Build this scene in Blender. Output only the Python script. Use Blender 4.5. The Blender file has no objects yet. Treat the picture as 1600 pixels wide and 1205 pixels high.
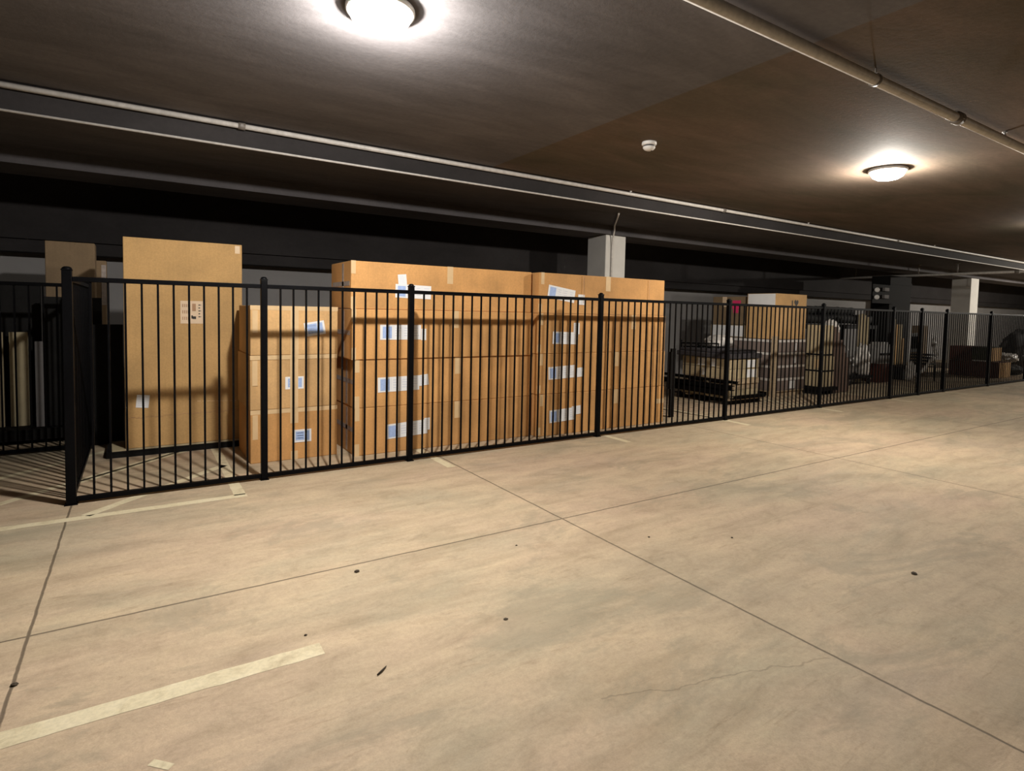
import bpy, bmesh, math, random
from mathutils import Vector, Matrix, Euler, noise

random.seed(7)
SC = bpy.context.scene
COL = SC.collection
PI = math.pi

# ------------------------------------------------------------------ camera
YAW, PITCH, ROLL, CAM_H = 0.5728, 0.0543, 0.0211, 1.5975
cam_d = bpy.data.cameras.new('camera')
cam_d.sensor_width = 36.0
cam_d.lens = 907.3 / 1600 * 36
cam_d.shift_y = -65.74 / 1600
cam_d.clip_start = 0.05
cam_d.clip_end = 200
cam = bpy.data.objects.new('camera', cam_d)
COL.objects.link(cam)
fw = Vector((math.sin(YAW) * math.cos(PITCH), math.cos(YAW) * math.cos(PITCH), -math.sin(PITCH)))
rt = Vector((math.cos(YAW), -math.sin(YAW), 0))
up = rt.cross(fw)
r2 = math.cos(ROLL) * rt + math.sin(ROLL) * up
u2 = -math.sin(ROLL) * rt + math.cos(ROLL) * up
M = Matrix((r2, u2, -fw)).transposed().to_4x4()
M.translation = (0, 0, CAM_H)
cam.matrix_world = M
SC.camera = cam

# ------------------------------------------------------------------ world, exposure
w = bpy.data.worlds.new('world')
w.use_nodes = True
w.node_tree.nodes['Background'].inputs[0].default_value = (0.9, 0.95, 1.0, 1)
w.node_tree.nodes['Background'].inputs[1].default_value = 0.0
SC.world = w
SC.view_settings.view_transform = 'Standard'
SC.view_settings.look = 'None'
SC.view_settings.gamma = 1
SC.view_settings.use_curve_mapping = False
SC.view_settings.exposure = 0.3
SC.cycles.max_bounces = 8
SC.cycles.diffuse_bounces = 5
SC.cycles.transparent_max_bounces = 12
SC.cycles.sample_clamp_indirect = 4.0

# lamps of the car park, one row along the aisle, the third added for its light (position, power, colour)
LAMPS = [
    ((1.28, 3.56), (150, 540), (1.0, 0.955, 0.90), 'round lit ceiling light nearest the camera, at the top edge of the photo'),
    ((7.79, 3.62), (130, 540), (1.0, 0.93, 0.83), 'round lit ceiling light farther away, right of the smoke detector'),
    ((14.30, 3.62), (30, 130), (1.0, 0.93, 0.82), 'unseen dim third ceiling light past the right edge, added to light left-facing sides'),  # weak unseen lamp, added to brighten sides turned left
    ((26.5, 3.62), (240, 1700), (1.0, 0.93, 0.82), 'ceiling light farthest along the aisle, past the right edge'),
]

# ------------------------------------------------------------------ material helpers
def nmat(name):
    m = bpy.data.materials.new(name)
    m.use_nodes = True
    nt = m.node_tree
    b = nt.nodes['Principled BSDF']
    return m, nt, b

def N(nt, kind, **kw):
    n = nt.nodes.new(kind)
    for k, v in kw.items():
        setattr(n, k, v)
    return n

def ramp(nt, fac, stops):
    r = N(nt, 'ShaderNodeValToRGB')
    el = r.color_ramp.elements
    while len(el) < len(stops):
        el.new(0.5)
    for e, (p, c) in zip(el, stops):
        e.position = p
        e.color = (*c, 1) if len(c) == 3 else c
    nt.links.new(fac, r.inputs[0])
    return r.outputs[0]

def mixc(nt, fac, a, b, mode='MIX'):
    m = N(nt, 'ShaderNodeMix', data_type='RGBA', blend_type=mode)
    for s, v in ((0, fac), (6, a), (7, b)):
        if hasattr(v, 'is_output'):
            nt.links.new(v, m.inputs[s])
        elif isinstance(v, (int, float)):
            m.inputs[s].default_value = v
        else:
            m.inputs[s].default_value = (*v, 1)
    return m.outputs[2]

def math_(nt, op, a, b=0.0, c=0.0):
    m = N(nt, 'ShaderNodeMath', operation=op)
    for s, v in ((0, a), (1, b), (2, c)):
        if hasattr(v, 'is_output'):
            nt.links.new(v, m.inputs[s])
        else:
            m.inputs[s].default_value = v
    return m.outputs[0]

def tex(nt, vec, scale, detail=4, rough=0.6, stretch=(1, 1, 1), dist=0.0):
    mp = N(nt, 'ShaderNodeMapping')
    mp.inputs['Scale'].default_value = stretch
    nt.links.new(vec, mp.inputs[0])
    t = N(nt, 'ShaderNodeTexNoise')
    t.inputs['Scale'].default_value = scale
    t.inputs['Detail'].default_value = detail
    t.inputs['Roughness'].default_value = rough
    t.inputs['Distortion'].default_value = dist
    nt.links.new(mp.outputs[0], t.inputs[0])
    return t.outputs[0]

def bump(nt, b, h, strength=0.2, dist=0.01):
    n = N(nt, 'ShaderNodeBump')
    n.inputs['Strength'].default_value = strength
    n.inputs['Distance'].default_value = dist
    nt.links.new(h, n.inputs['Height'])
    nt.links.new(n.outputs[0], b.inputs['Normal'])

def simple(name, c, rough=0.6, metal=0.0, var=0.12, scale=6, stretch=(1, 1, 1), bmp=0.0, spec=0.5):
    m, nt, b = nmat(name)
    tc = N(nt, 'ShaderNodeTexCoord')
    t = tex(nt, tc.outputs['Object'], scale, 5, 0.6, stretch)
    lo = tuple(x * (1 - var) for x in c)
    hi = tuple(min(1, x * (1 + var)) for x in c)
    nt.links.new(ramp(nt, t, [(0.3, lo), (0.7, hi)]), b.inputs['Base Color'])
    b.inputs['Roughness'].default_value = rough
    b.inputs['Metallic'].default_value = metal
    b.inputs['Specular IOR Level'].default_value = spec
    if bmp:
        bump(nt, b, t, bmp, 0.01)
    return m

def cardboard(name, c, stain=0.25):
    m, nt, b = nmat(name)
    tc = N(nt, 'ShaderNodeTexCoord')
    oi = N(nt, 'ShaderNodeObjectInfo')
    off = N(nt, 'ShaderNodeVectorMath', operation='ADD')
    nt.links.new(tc.outputs['Object'], off.inputs[0])
    sc = N(nt, 'ShaderNodeVectorMath', operation='SCALE')
    sc.inputs[0].default_value = (37, 11, 23)
    nt.links.new(oi.outputs['Random'], sc.inputs['Scale'])
    nt.links.new(sc.outputs[0], off.inputs[1])
    v = off.outputs[0]
    flute = tex(nt, v, 9, 3, 0.6, (6, 6, 0.25))
    cloud = tex(nt, v, 2.2, 4, 0.55)
    fine = tex(nt, v, 60, 2, 0.6)
    lo = tuple(x * 0.965 for x in c)
    hi = tuple(min(1, x * 1.03) for x in c)
    col = ramp(nt, flute, [(0.3, lo), (0.7, hi)])
    dk = ramp(nt, cloud, [(0.30, (1 - stain,) * 3), (0.62, (1.04, 1.02, 1.0))])
    col = mixc(nt, 1.0, col, dk, 'MULTIPLY')
    fn = ramp(nt, fine, [(0.3, (0.92,) * 3), (0.7, (1.05,) * 3)])
    col = mixc(nt, 1.0, col, fn, 'MULTIPLY')
    rv = math_(nt, 'MULTIPLY_ADD', oi.outputs['Random'], 0.16, 0.92)
    comb = N(nt, 'ShaderNodeCombineColor')
    for i in range(3):
        nt.links.new(rv, comb.inputs[i])
    col = mixc(nt, 1.0, col, comb.outputs[0], 'MULTIPLY')
    nt.links.new(col, b.inputs['Base Color'])
    b.inputs['Roughness'].default_value = 0.78
    b.inputs['Specular IOR Level'].default_value = 0.25
    bump(nt, b, cloud, 0.25, 0.02)
    return m

MT = {}
MT['card'] = cardboard('cardboard', (0.62, 0.335, 0.125))
MT['card_tall'] = cardboard('cardboard_tall', (0.52, 0.325, 0.135), 0.15)
MT['card_top'] = cardboard('cardboard_pale', (0.64, 0.40, 0.18))
MT['card_cream'] = cardboard('cardboard_cream', (0.50, 0.41, 0.26))
MT['card_grey'] = cardboard('cardboard_grey', (0.24, 0.19, 0.17))
MT['card_red'] = cardboard('cardboard_red', (0.09, 0.028, 0.020))
MT['card_green'] = cardboard('cardboard_green', (0.035, 0.045, 0.02))
MT['card_dim'] = cardboard('cardboard_dim', (0.24, 0.17, 0.10))  # darker cardboard, weak light on the far left cartons put into its colour
MT['tape'] = simple('packing_tape', (0.66, 0.47, 0.26), 0.32, var=0.06, scale=12)
MT['tape_clear'] = simple('clear_tape', (0.42, 0.36, 0.32), 0.18, var=0.2, scale=20)
MT['white'] = simple('paper_white', (0.80, 0.80, 0.80), 0.55, var=0.03)
MT['cream_paper'] = simple('paper_cream', (0.74, 0.56, 0.38), 0.6, var=0.05)
MT['blue'] = simple('label_blue', (0.36, 0.48, 0.76), 0.55, var=0.10, scale=40)
MT['ink'] = simple('label_ink', (0.58, 0.61, 0.70), 0.6, var=0.1)
MT['inkdark'] = simple('print_dark', (0.03, 0.025, 0.02), 0.6, var=0.1)
MT['inkbrown'] = simple('print_brown', (0.42, 0.24, 0.13), 0.7, var=0.2)
MT['black_metal'] = simple('black_powder_coat', (0.0025, 0.0025, 0.003), 0.45, var=0.2, scale=30, spec=0.06)
MT['black_wood'] = simple('black_timber', (0.006, 0.0055, 0.005), 0.8, var=0.4, scale=8, stretch=(1, 8, 8), spec=0.15)
MT['black_plastic'] = simple('black_plastic', (0.008, 0.008, 0.009), 0.6, var=0.4, scale=5, bmp=0.6, spec=0.2)
MT['black_film'] = simple('black_film', (0.008, 0.0075, 0.007), 0.75, var=0.4, scale=4, bmp=0.8, spec=0.2)
MT['dark_grey'] = simple('dark_grey_foam', (0.045, 0.04, 0.045), 0.8, var=0.2)
MT['pine'] = simple('pallet_pine', (0.45, 0.34, 0.22), 0.8, var=0.25, scale=5, stretch=(1, 10, 10))
MT['cream_board'] = simple('cream_board', (0.40, 0.33, 0.20), 0.75, var=0.12)
MT['grey_board'] = simple('grey_board', (0.14, 0.13, 0.125), 0.8, var=0.12)
MT['brown_board'] = simple('brown_board', (0.17, 0.11, 0.085), 0.75, var=0.25, scale=5, stretch=(6, 6, 0.5))
MT['galv'] = simple('painted_pipe', (0.55, 0.52, 0.48), 0.42, 0.0, var=0.15, scale=20)
MT['pipe_dark'] = simple('dark_pipe', (0.16, 0.14, 0.12), 0.5, 0.0, var=0.2, scale=20)
MT['white_plastic'] = simple('white_plastic', (0.78, 0.76, 0.73), 0.45, var=0.05)
MT['white_film'] = simple('white_film', (0.70, 0.66, 0.62), 0.35, var=0.2, scale=9, bmp=0.5)
MT['grey_film'] = simple('grey_film', (0.20, 0.18, 0.17), 0.3, var=0.5, scale=8, bmp=0.8)
MT['metal'] = simple('dull_metal', (0.42, 0.41, 0.40), 0.4, 0.5, var=0.2)
MT['pink'] = simple('pink_film', (0.75, 0.04, 0.16), 0.4, var=0.2)
MT['dirt'] = simple('dirt', (0.05, 0.035, 0.02), 0.9, var=0.4, scale=30)
MT['plasterboard'] = None

def concrete_floor():
    m, nt, b = nmat('concrete_floor')
    g = N(nt, 'ShaderNodeNewGeometry')
    P = g.outputs['Position']
    big = tex(nt, P, 0.5, 5, 0.6, (0.8, 1.3, 1), 0.3)
    big2 = tex(nt, P, 0.75, 6, 0.7, (0.6, 1.5, 1), 0.4)
    streak = tex(nt, P, 1.8, 7, 0.68, (0.5, 2.4, 1), 0.5)
    med = tex(nt, P, 4.0, 8, 0.78, (0.9, 1.3, 1), 0.5)
    fine = tex(nt, P, 40, 4, 0.7)
    vfine = tex(nt, P, 140, 2, 0.6)
    col = ramp(nt, big, [(0.32, (0.315, 0.268, 0.182)), (0.46, (0.415, 0.328, 0.214)), (0.58, (0.440, 0.326, 0.224)), (0.70, (0.385, 0.275, 0.205))])
    col2 = ramp(nt, big2, [(0.34, (0.315, 0.280, 0.200)), (0.5, (0.45, 0.348, 0.236)), (0.66, (0.41, 0.305, 0.212))])
    col = mixc(nt, 0.5, col, col2)
    col = mixc(nt, 1.0, col, ramp(nt, streak, [(0.28, (0.78, 0.77, 0.74)), (0.5, (1, 1, 1)), (0.72, (1.16, 1.15, 1.13))]), 'MULTIPLY')
    col = mixc(nt, 1.0, col, ramp(nt, med, [(0.25, (0.76, 0.75, 0.72)), (0.48, (1, 1, 1)), (0.75, (1.12, 1.12, 1.10))]), 'MULTIPLY')
    col = mixc(nt, 1.0, col, ramp(nt, fine, [(0.25, (0.88,) * 3), (0.6, (1.03,) * 3)]), 'MULTIPLY')
    col = mixc(nt, 1.0, col, ramp(nt, vfine, [(0.3, (0.93,) * 3), (0.7, (1.05,) * 3)]), 'MULTIPLY')
    scr = tex(nt, P, 6, 6, 0.78, (0.5, 3.2, 1), 0.4)
    col = mixc(nt, 1.0, col, ramp(nt, scr, [(0.28, (0.74, 0.71, 0.67)), (0.42, (1, 1, 1)), (0.60, (1, 1, 1)), (0.75, (1.13, 1.12, 1.10))]), 'MULTIPLY')
    pit = tex(nt, P, 16, 6, 0.8, (0.8, 1.6, 1), 0.5)
    col = mixc(nt, 1.0, col, ramp(nt, pit, [(0.27, (0.72, 0.70, 0.66)), (0.38, (1, 1, 1)), (0.66, (1, 1, 1)), (0.78, (1.12, 1.11, 1.08))]), 'MULTIPLY')
    pt = tex(nt, P, 0.9, 8, 0.72, (0.8, 1.5, 1), 0.7)
    ptm = ramp(nt, pt, [(0.54, (0, 0, 0)), (0.60, (1, 1, 1))])
    col = mixc(nt, math_(nt, 'MULTIPLY', ptm, 0.42), col, (0.245, 0.215, 0.150))
    # tyre scuffs: a few dark smears
    sc = tex(nt, P, 1.1, 3, 0.5, (0.5, 2.6, 1), 0.4)
    scm = ramp(nt, sc, [(0.68, (0, 0, 0)), (0.76, (1, 1, 1))])
    col = mixc(nt, math_(nt, 'MULTIPLY', scm, 0.35), col, (0.17, 0.13, 0.10))
    # saw-cut joints
    sep = N(nt, 'ShaderNodeSeparateXYZ')
    nt.links.new(P, sep.inputs[0])
    wob = tex(nt, P, 6, 3, 0.6)
    wv = math_(nt, 'MULTIPLY_ADD', wob, 0.014, -0.007)
    masks = []
    def cut(axis, pos, half):
        v = math_(nt, 'ADD', sep.outputs[axis], wv)
        d = math_(nt, 'ABSOLUTE', math_(nt, 'SUBTRACT', v, pos))
        mr = N(nt, 'ShaderNodeMapRange')
        mr.inputs[1].default_value = half * 0.5
        mr.inputs[2].default_value = half * 1.3
        mr.inputs[3].default_value = 1
        mr.inputs[4].default_value = 0
        nt.links.new(d, mr.inputs[0])
        return mr.outputs[0]
    for ax, ps in ((1, (3.50, -0.6)), (0, (-4.4, -0.46, 2.755, 6.74, 10.9, 15.0, 19.1))):
        for q in ps:
            masks.append(cut(ax, q, 0.0075))
    tot = masks[0]
    for k in masks[1:]:
        tot = math_(nt, 'MAXIMUM', tot, k)
    # a hairline crack wandering across the slab
    cn = tex(nt, P, 2.5, 4, 0.6)
    cd = math_(nt, 'ABSOLUTE', math_(nt, 'SUBTRACT', math_(nt, 'MULTIPLY_ADD', cn, 0.22, math_(nt, 'MULTIPLY_ADD', sep.outputs[0], 0.32, sep.outputs[1])), 2.36))
    cm = N(nt, 'ShaderNodeMapRange')
    cm.inputs[1].default_value = 0.002; cm.inputs[2].default_value = 0.007
    cm.inputs[3].default_value = 0.32; cm.inputs[4].default_value = 0
    nt.links.new(cd, cm.inputs[0])
    xin = math_(nt, 'MULTIPLY', math_(nt, 'GREATER_THAN', sep.outputs[0], 1.6), math_(nt, 'LESS_THAN', sep.outputs[0], 2.72))
    crack = math_(nt, 'MULTIPLY', cm.outputs[0], xin)
    tot2 = math_(nt, 'MAXIMUM', math_(nt, 'MULTIPLY', tot, 0.8), crack)
    col = mixc(nt, tot2, col, (0.075, 0.055, 0.035))
    nt.links.new(col, b.inputs['Base Color'])
    b.inputs['Roughness'].default_value = 0.7
    b.inputs['Specular IOR Level'].default_value = 0.3
    h = math_(nt, 'SUBTRACT', math_(nt, 'MULTIPLY_ADD', fine, 0.35, med), math_(nt, 'MULTIPLY', tot, 0.8))
    bump(nt, b, h, 0.35, 0.012)
    return m

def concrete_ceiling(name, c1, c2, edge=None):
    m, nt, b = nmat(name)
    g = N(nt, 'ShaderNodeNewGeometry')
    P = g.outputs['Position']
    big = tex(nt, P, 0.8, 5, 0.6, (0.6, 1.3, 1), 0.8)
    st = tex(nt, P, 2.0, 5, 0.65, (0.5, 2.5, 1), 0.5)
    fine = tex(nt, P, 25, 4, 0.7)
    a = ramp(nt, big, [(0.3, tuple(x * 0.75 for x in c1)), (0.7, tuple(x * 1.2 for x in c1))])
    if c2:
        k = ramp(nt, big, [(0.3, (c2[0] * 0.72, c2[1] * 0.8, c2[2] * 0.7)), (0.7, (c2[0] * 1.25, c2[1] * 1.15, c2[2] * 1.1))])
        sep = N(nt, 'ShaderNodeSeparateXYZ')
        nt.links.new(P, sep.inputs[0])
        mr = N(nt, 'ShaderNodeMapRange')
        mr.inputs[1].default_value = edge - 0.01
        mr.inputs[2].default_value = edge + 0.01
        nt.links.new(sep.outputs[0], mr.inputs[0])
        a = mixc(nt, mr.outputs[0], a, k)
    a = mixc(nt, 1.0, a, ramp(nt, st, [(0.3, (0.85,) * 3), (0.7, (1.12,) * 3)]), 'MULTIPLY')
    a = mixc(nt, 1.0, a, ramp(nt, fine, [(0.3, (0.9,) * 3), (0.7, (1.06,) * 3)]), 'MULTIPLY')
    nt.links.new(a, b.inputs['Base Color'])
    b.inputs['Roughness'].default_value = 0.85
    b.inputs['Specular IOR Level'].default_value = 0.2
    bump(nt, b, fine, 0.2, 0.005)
    return m

MT['floor'] = concrete_floor()
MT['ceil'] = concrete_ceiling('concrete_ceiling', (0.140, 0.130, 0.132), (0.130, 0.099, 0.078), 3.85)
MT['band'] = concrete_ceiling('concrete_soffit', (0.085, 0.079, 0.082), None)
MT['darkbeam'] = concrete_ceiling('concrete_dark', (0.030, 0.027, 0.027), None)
MT['wall'] = simple('painted_wall', (0.26, 0.25, 0.245), 0.8, var=0.08, scale=1.5)
MT['column'] = simple('column_paint', (0.62, 0.60, 0.56), 0.75, var=0.06, scale=3)
MT['paint'] = None

def line_paint():
    m, nt, b = nmat('worn_line_paint')
    g = N(nt, 'ShaderNodeNewGeometry')
    t = tex(nt, g.outputs['Position'], 5, 6, 0.7, (1, 1, 1), 0.5)
    t2 = tex(nt, g.outputs['Position'], 45, 3, 0.7)
    c = ramp(nt, t, [(0.30, (0.42, 0.34, 0.21)), (0.48, (0.60, 0.52, 0.34)), (0.7, (0.66, 0.58, 0.40))])
    c = mixc(nt, 1.0, c, ramp(nt, t2, [(0.3, (0.86,) * 3), (0.6, (1.03,) * 3)]), 'MULTIPLY')
    nt.links.new(c, b.inputs['Base Color'])
    b.inputs['Roughness'].default_value = 0.6
    return m
MT['paint'] = line_paint()

# ------------------------------------------------------------------ mesh helpers
def add_box(bm, x0, x1, y0, y1, z0, z1, bev=0.0, mi=0, mat=None):
    t = bmesh.new()
    bmesh.ops.create_cube(t, size=1.0)
    for v in t.verts:
        v.co = Vector((x0 + (v.co.x + .5) * (x1 - x0), y0 + (v.co.y + .5) * (y1 - y0), z0 + (v.co.z + .5) * (z1 - z0)))
    if bev > 0:
        bmesh.ops.bevel(t, geom=list(t.edges), offset=bev, segments=2, profile=0.5, affect='EDGES')
    if mat is not None:
        bmesh.ops.transform(t, matrix=mat, verts=t.verts)
    for f in t.faces:
        f.material_index = mi
    merge(bm, t)

def merge(bm, t):
    me = bpy.data.meshes.new('tmp')
    t.to_mesh(me)
    t.free()
    bm.from_mesh(me)
    bpy.data.meshes.remove(me)

def add_tube(bm, pts, r, seg=12, mi=0, caps=True):
    pts = [Vector(p) for p in pts]
    rings = []
    n = len(pts)
    prev = None
    for i, p in enumerate(pts):
        d = (pts[min(i + 1, n - 1)] - pts[max(i - 1, 0)]).normalized()
        if prev is None:
            a = d.orthogonal().normalized()
        else:
            a = (prev - d * prev.dot(d)).normalized()
        prev = a
        b2 = d.cross(a)
        rr = r[i] if isinstance(r, (list, tuple)) else r
        rings.append([bm.verts.new(p + rr * (math.cos(2 * PI * k / seg) * a + math.sin(2 * PI * k / seg) * b2)) for k in range(seg)])
    for i in range(n - 1):
        for k in range(seg):
            f = bm.faces.new((rings[i][k], rings[i][(k + 1) % seg], rings[i + 1][(k + 1) % seg], rings[i + 1][k]))
            f.smooth = True
            f.material_index = mi
    if caps:
        f = bm.faces.new(list(reversed(rings[0]))); f.material_index = mi
        f = bm.faces.new(rings[-1]); f.material_index = mi

def add_lathe(bm, prof, seg=40, center=(0, 0, 0), mi=0):
    cx, cy, cz = center
    rings = []
    for r, z in prof:
        if r < 1e-6:
            rings.append([bm.verts.new((cx, cy, cz + z))])
        else:
            rings.append([bm.verts.new((cx + r * math.cos(2 * PI * k / seg), cy + r * math.sin(2 * PI * k / seg), cz + z)) for k in range(seg)])
    for a, b in zip(rings, rings[1:]):
        for k in range(seg):
            k2 = (k + 1) % seg
            if len(a) == 1 and len(b) == 1:
                continue
            if len(a) == 1:
                f = bm.faces.new((a[0], b[k2], b[k]))
            elif len(b) == 1:
                f = bm.faces.new((a[k], a[k2], b[0]))
            else:
                f = bm.faces.new((a[k], a[k2], b[k2], b[k]))
            f.smooth = True
            f.material_index = mi
    bmesh.ops.recalc_face_normals(bm, faces=bm.faces)

def obj(name, bm, mats, parent=None, loc=None):
    me = bpy.data.meshes.new(name)
    bmesh.ops.recalc_face_normals(bm, faces=bm.faces)
    bm.to_mesh(me)
    bm.free()
    for m in (mats if isinstance(mats, (list, tuple)) else [mats]):
        me.materials.append(m)
    o = bpy.data.objects.new(name, me)
    COL.objects.link(o)
    if parent is not None:
        o.parent = parent
    if loc is not None:
        o.location = loc
    return o

def thing(name, label, cat, loc=(0, 0, 0), rz=0.0, group=None):
    o = bpy.data.objects.new(name, None)
    o.empty_display_size = 0.1
    COL.objects.link(o)
    o.location = loc
    o.rotation_euler = (0, 0, rz)
    o['label'] = label
    o['category'] = cat
    if group:
        o['group'] = group
    return o

def tag(o, label, cat, group=None):
    o['label'] = label
    o['category'] = cat
    if group:
        o['group'] = group
    return o

def struct(name, bm, m):
    o = obj(name, bm, m)
    o['kind'] = 'structure'
    return o

def bx(name, m, parent, x0, x1, y0, y1, z0, z1, bev=0.0, label=None):
    bm = bmesh.new()
    add_box(bm, x0, x1, y0, y1, z0, z1, bev)
    o = obj(name, bm, m, parent)
    if label:
        o['label'] = label
    return o

# ------------------------------------------------------------------ the setting
XL, XR, YF, YB, ZC = -9.0, 40.0, -8.0, 10.5, 3.45
def sbox(name, m, *a):
    bm = bmesh.new()
    add_box(bm, *a)
    return struct(name, bm, m)
floor = sbox('floor', MT['floor'], XL, XR, YF, YB, -0.2, 0.0)
bm = bmesh.new()
add_box(bm, XL, XR, YF, 6.55, ZC, ZC + 0.25)
add_box(bm, XL, XR, 8.7, YB, ZC, ZC + 0.25)
ceiling = struct('ceiling', bm, MT['ceil'])
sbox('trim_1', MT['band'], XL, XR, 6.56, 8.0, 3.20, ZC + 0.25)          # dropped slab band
sbox('trim_4', MT['darkbeam'], XL, XR, 6.55, 6.56, 3.20, ZC + 0.25)       # thin skin on the step face, shade put into its dark colour
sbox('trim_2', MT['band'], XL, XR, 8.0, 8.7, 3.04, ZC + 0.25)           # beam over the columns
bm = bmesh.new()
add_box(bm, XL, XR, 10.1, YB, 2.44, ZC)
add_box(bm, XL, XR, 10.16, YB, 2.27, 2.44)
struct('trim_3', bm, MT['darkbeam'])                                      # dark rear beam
sbox('wall_back', MT['wall'], XL, XR, YB, YB + 0.2, 0, ZC)
sbox('wall_left', MT['wall'], XL - 0.2, XL, YF, YB, 0, ZC)
sbox('wall_right', MT['wall'], XR, XR + 0.2, YF, YB, 0, ZC)
sbox('wall_front', MT['wall'], XL, XR, YF - 0.2, YF, 0, ZC)

# painted lines on the floor (thin worn paint)
def line(pts_list, label):
    bm = bmesh.new()
    for (ax, ay, bx_, by, wd) in pts_list:
        a, b = Vector((ax, ay, 0)), Vector((bx_, by, 0))
        d = (b - a).normalized()
        n = Vector((-d.y, d.x, 0)) * wd / 2
        vs = []
        K = max(2, int((b - a).length / 0.06))
        L, R_ = [], []
        for i in range(K + 1):
            p = a + (b - a) * i / K
            j = 0.006
            L.append(bm.verts.new(p + n * (1 + random.uniform(-.06, .06)) + Vector((0, 0, 0.001))))
            R_.append(bm.verts.new(p - n * (1 + random.uniform(-.06, .06)) + Vector((0, 0, 0.001))))
        for i in range(K):
            bm.faces.new((R_[i], R_[i + 1], L[i + 1], L[i]))
    o = obj('painted_line', bm, MT['paint'], floor)
    o['label'] = label
    return o
line([(-4.0, 2.72, 0.71, 2.69, 0.105)], 'worn cream bay line in the left foreground')
line([(-3.5, 5.28, 0.76, 5.28, 0.09), (0.71, 5.3, 0.71, 9.5, 0.09)]
     + [(c - 1.6, 5.28, c - 1.6 + 2.6, 7.88, 0.085) for c in (-1.0, 0.0)]
     + [(-0.35, 5.32, 0.71, 6.38, 0.085), (-0.46, 6.35, 0.7, 7.5, 0.085)], 'cream hatched box lines under the fence corner')
for x in (2.68, 5.15, 7.58, 10.18, 12.75, 15.3, 17.8):
    line([(x, 5.24, x, 10.0, 0.09)], 'cream bay line running back under the fence')
line([(0.02, 2.30, 0.08, 2.24, 0.03)], 'small scrap of old cream paint in the foreground')

# columns
def column(name, x0, x1, y0, y1, z1, label):
    t = thing(name, label, 'column', ((x0 + x1) / 2, (y0 + y1) / 2, 0))
    hx, hy = (x1 - x0) / 2, (y1 - y0) / 2
    bm = bmesh.new()
    add_box(bm, -hx, hx, -hy, hy, 0, z1, 0.012)
    obj('shaft', bm, MT['column'], t)
    bm = bmesh.new()
    add_box(bm, -hx - .004, hx + .004, -hy - .004, hy + .004, 0.9, 1.2)
    return t, bm
t, b_ = column('concrete_column', 7.18, 7.67, 8.05, 8.56, 3.038, 'pale square column rising behind the right-hand carton stack')
b_.free()
t2, b_ = column('concrete_column', 23.3, 23.93, 8.05, 8.6, 3.038, 'pale square column at the far right above the dark red cartons')
b_.free()

# conduit on first column, runs down from the band soffit
bm = bmesh.new()
add_tube(bm, [(6.36, 6.85, 3.18), (6.7, 7.25, 3.18), (7.15, 7.8, 3.17), (7.27, 7.93, 3.12), (7.30, 8.0, 2.98), (7.31, 8.025, 2.8), (7.31, 8.027, 1.4)], 0.016, 10)
tag(obj('conduit_pipe', bm, MT['galv']), 'thin conduit bending off the soffit and down the front of the pale column', 'conduit')

# ------------------------------------------------------------------ ceiling services
def pipe(name, label, pts, r, m, couplings=(), ax='x', heads=()):
    t = thing(name, label, 'pipe', pts[0])
    o0 = Vector(pts[0])
    bm = bmesh.new()
    add_tube(bm, [Vector(p) - o0 for p in pts], r, 16)
    obj('pipe_run', bm, m, t)
    for c in couplings:
        bm = bmesh.new()
        p = Vector(c) - o0
        d = Vector((1, 0, 0)) if ax == 'x' else Vector((0, 1, 0))
        add_tube(bm, [p - d * r * 1.3, p - d * r * 1.25, p + d * r * 1.25, p + d * r * 1.3], [r * 1.05, r * 1.35, r * 1.35, r * 1.05], 16)
        for s in (-1, 1):
            add_box(bm, p.x - r * .5, p.x + r * .5, p.y + s * r * 1.2 - r * .25, p.y + s * r * 1.2 + r * .25, p.z - r * .5, p.z + r * .5)
        obj('coupling', bm, MT['pipe_dark'], t)
    return t, o0
t, o0 = pipe('sprinkler_pipe', 'thick grey sprinkler pipe under the ceiling, crossing the upper right', [(XL + .1, 2.26, 3.365), (XR - .1, 2.26, 3.365)], 0.04, MT['galv'],
             [(6.02, 2.26, 3.365), (-1.5, 2.26, 3.365), (12.3, 2.26, 3.365)])
for x in (7.1, 10.6, 3.2 - 3.6):
    bm = bmesh.new()
    add_lathe(bm, [(0, 0.083), (0.02, 0.083), (0.02, 0.07), (0.008, 0.068), (0.008, 0.05), (0.014, 0.048), (0.014, 0.03), (0, 0.03)], 14, (x - o0.x, 0, 0.0))
    obj('sprinkler_head', bm, MT['metal'], t)
for x in (4.6, 9.0, 0.5, 14.0):
    bm = bmesh.new()
    add_lathe(bm, [(0.047, -0.012), (0.047, 0.012), (0.0425, 0.012), (0.0425, -0.012), (0.047, -0.012)], 20, (0, 0, 0))
    bmesh.ops.rotate(bm, verts=bm.verts, cent=(0, 0, 0), matrix=Matrix.Rotation(PI / 2, 3, 'Y'))
    bmesh.ops.translate(bm, verts=bm.verts, vec=(x - o0.x, 0, 0))
    add_tube(bm, [(x - o0.x, 0, 0.04), (x - o0.x, 0, 0.085)], 0.006, 8)
    obj('pipe_hanger', bm, MT['pipe_dark'], t)
t, o0 = pipe('ceiling_conduit', 'long pale pipe along the ceiling edge above the fence', [(XL + .1, 6.50, 3.405), (30, 6.50, 3.405)], 0.026, MT['galv'],
             [(0.90, 6.5, 3.405), (8.44, 6.5, 3.405), (14.6, 6.5, 3.405)])
for x in (6.26, 11.0, 16.5):
    bm = bmesh.new()
    add_lathe(bm, [(0, 0.045), (0.018, 0.045), (0.018, 0.038), (0.007, 0.036), (0.009, 0.02), (0, 0.02)], 12, (x - o0.x, 0, 0))
    obj('sprinkler_head', bm, MT['white_plastic'], t)
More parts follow.
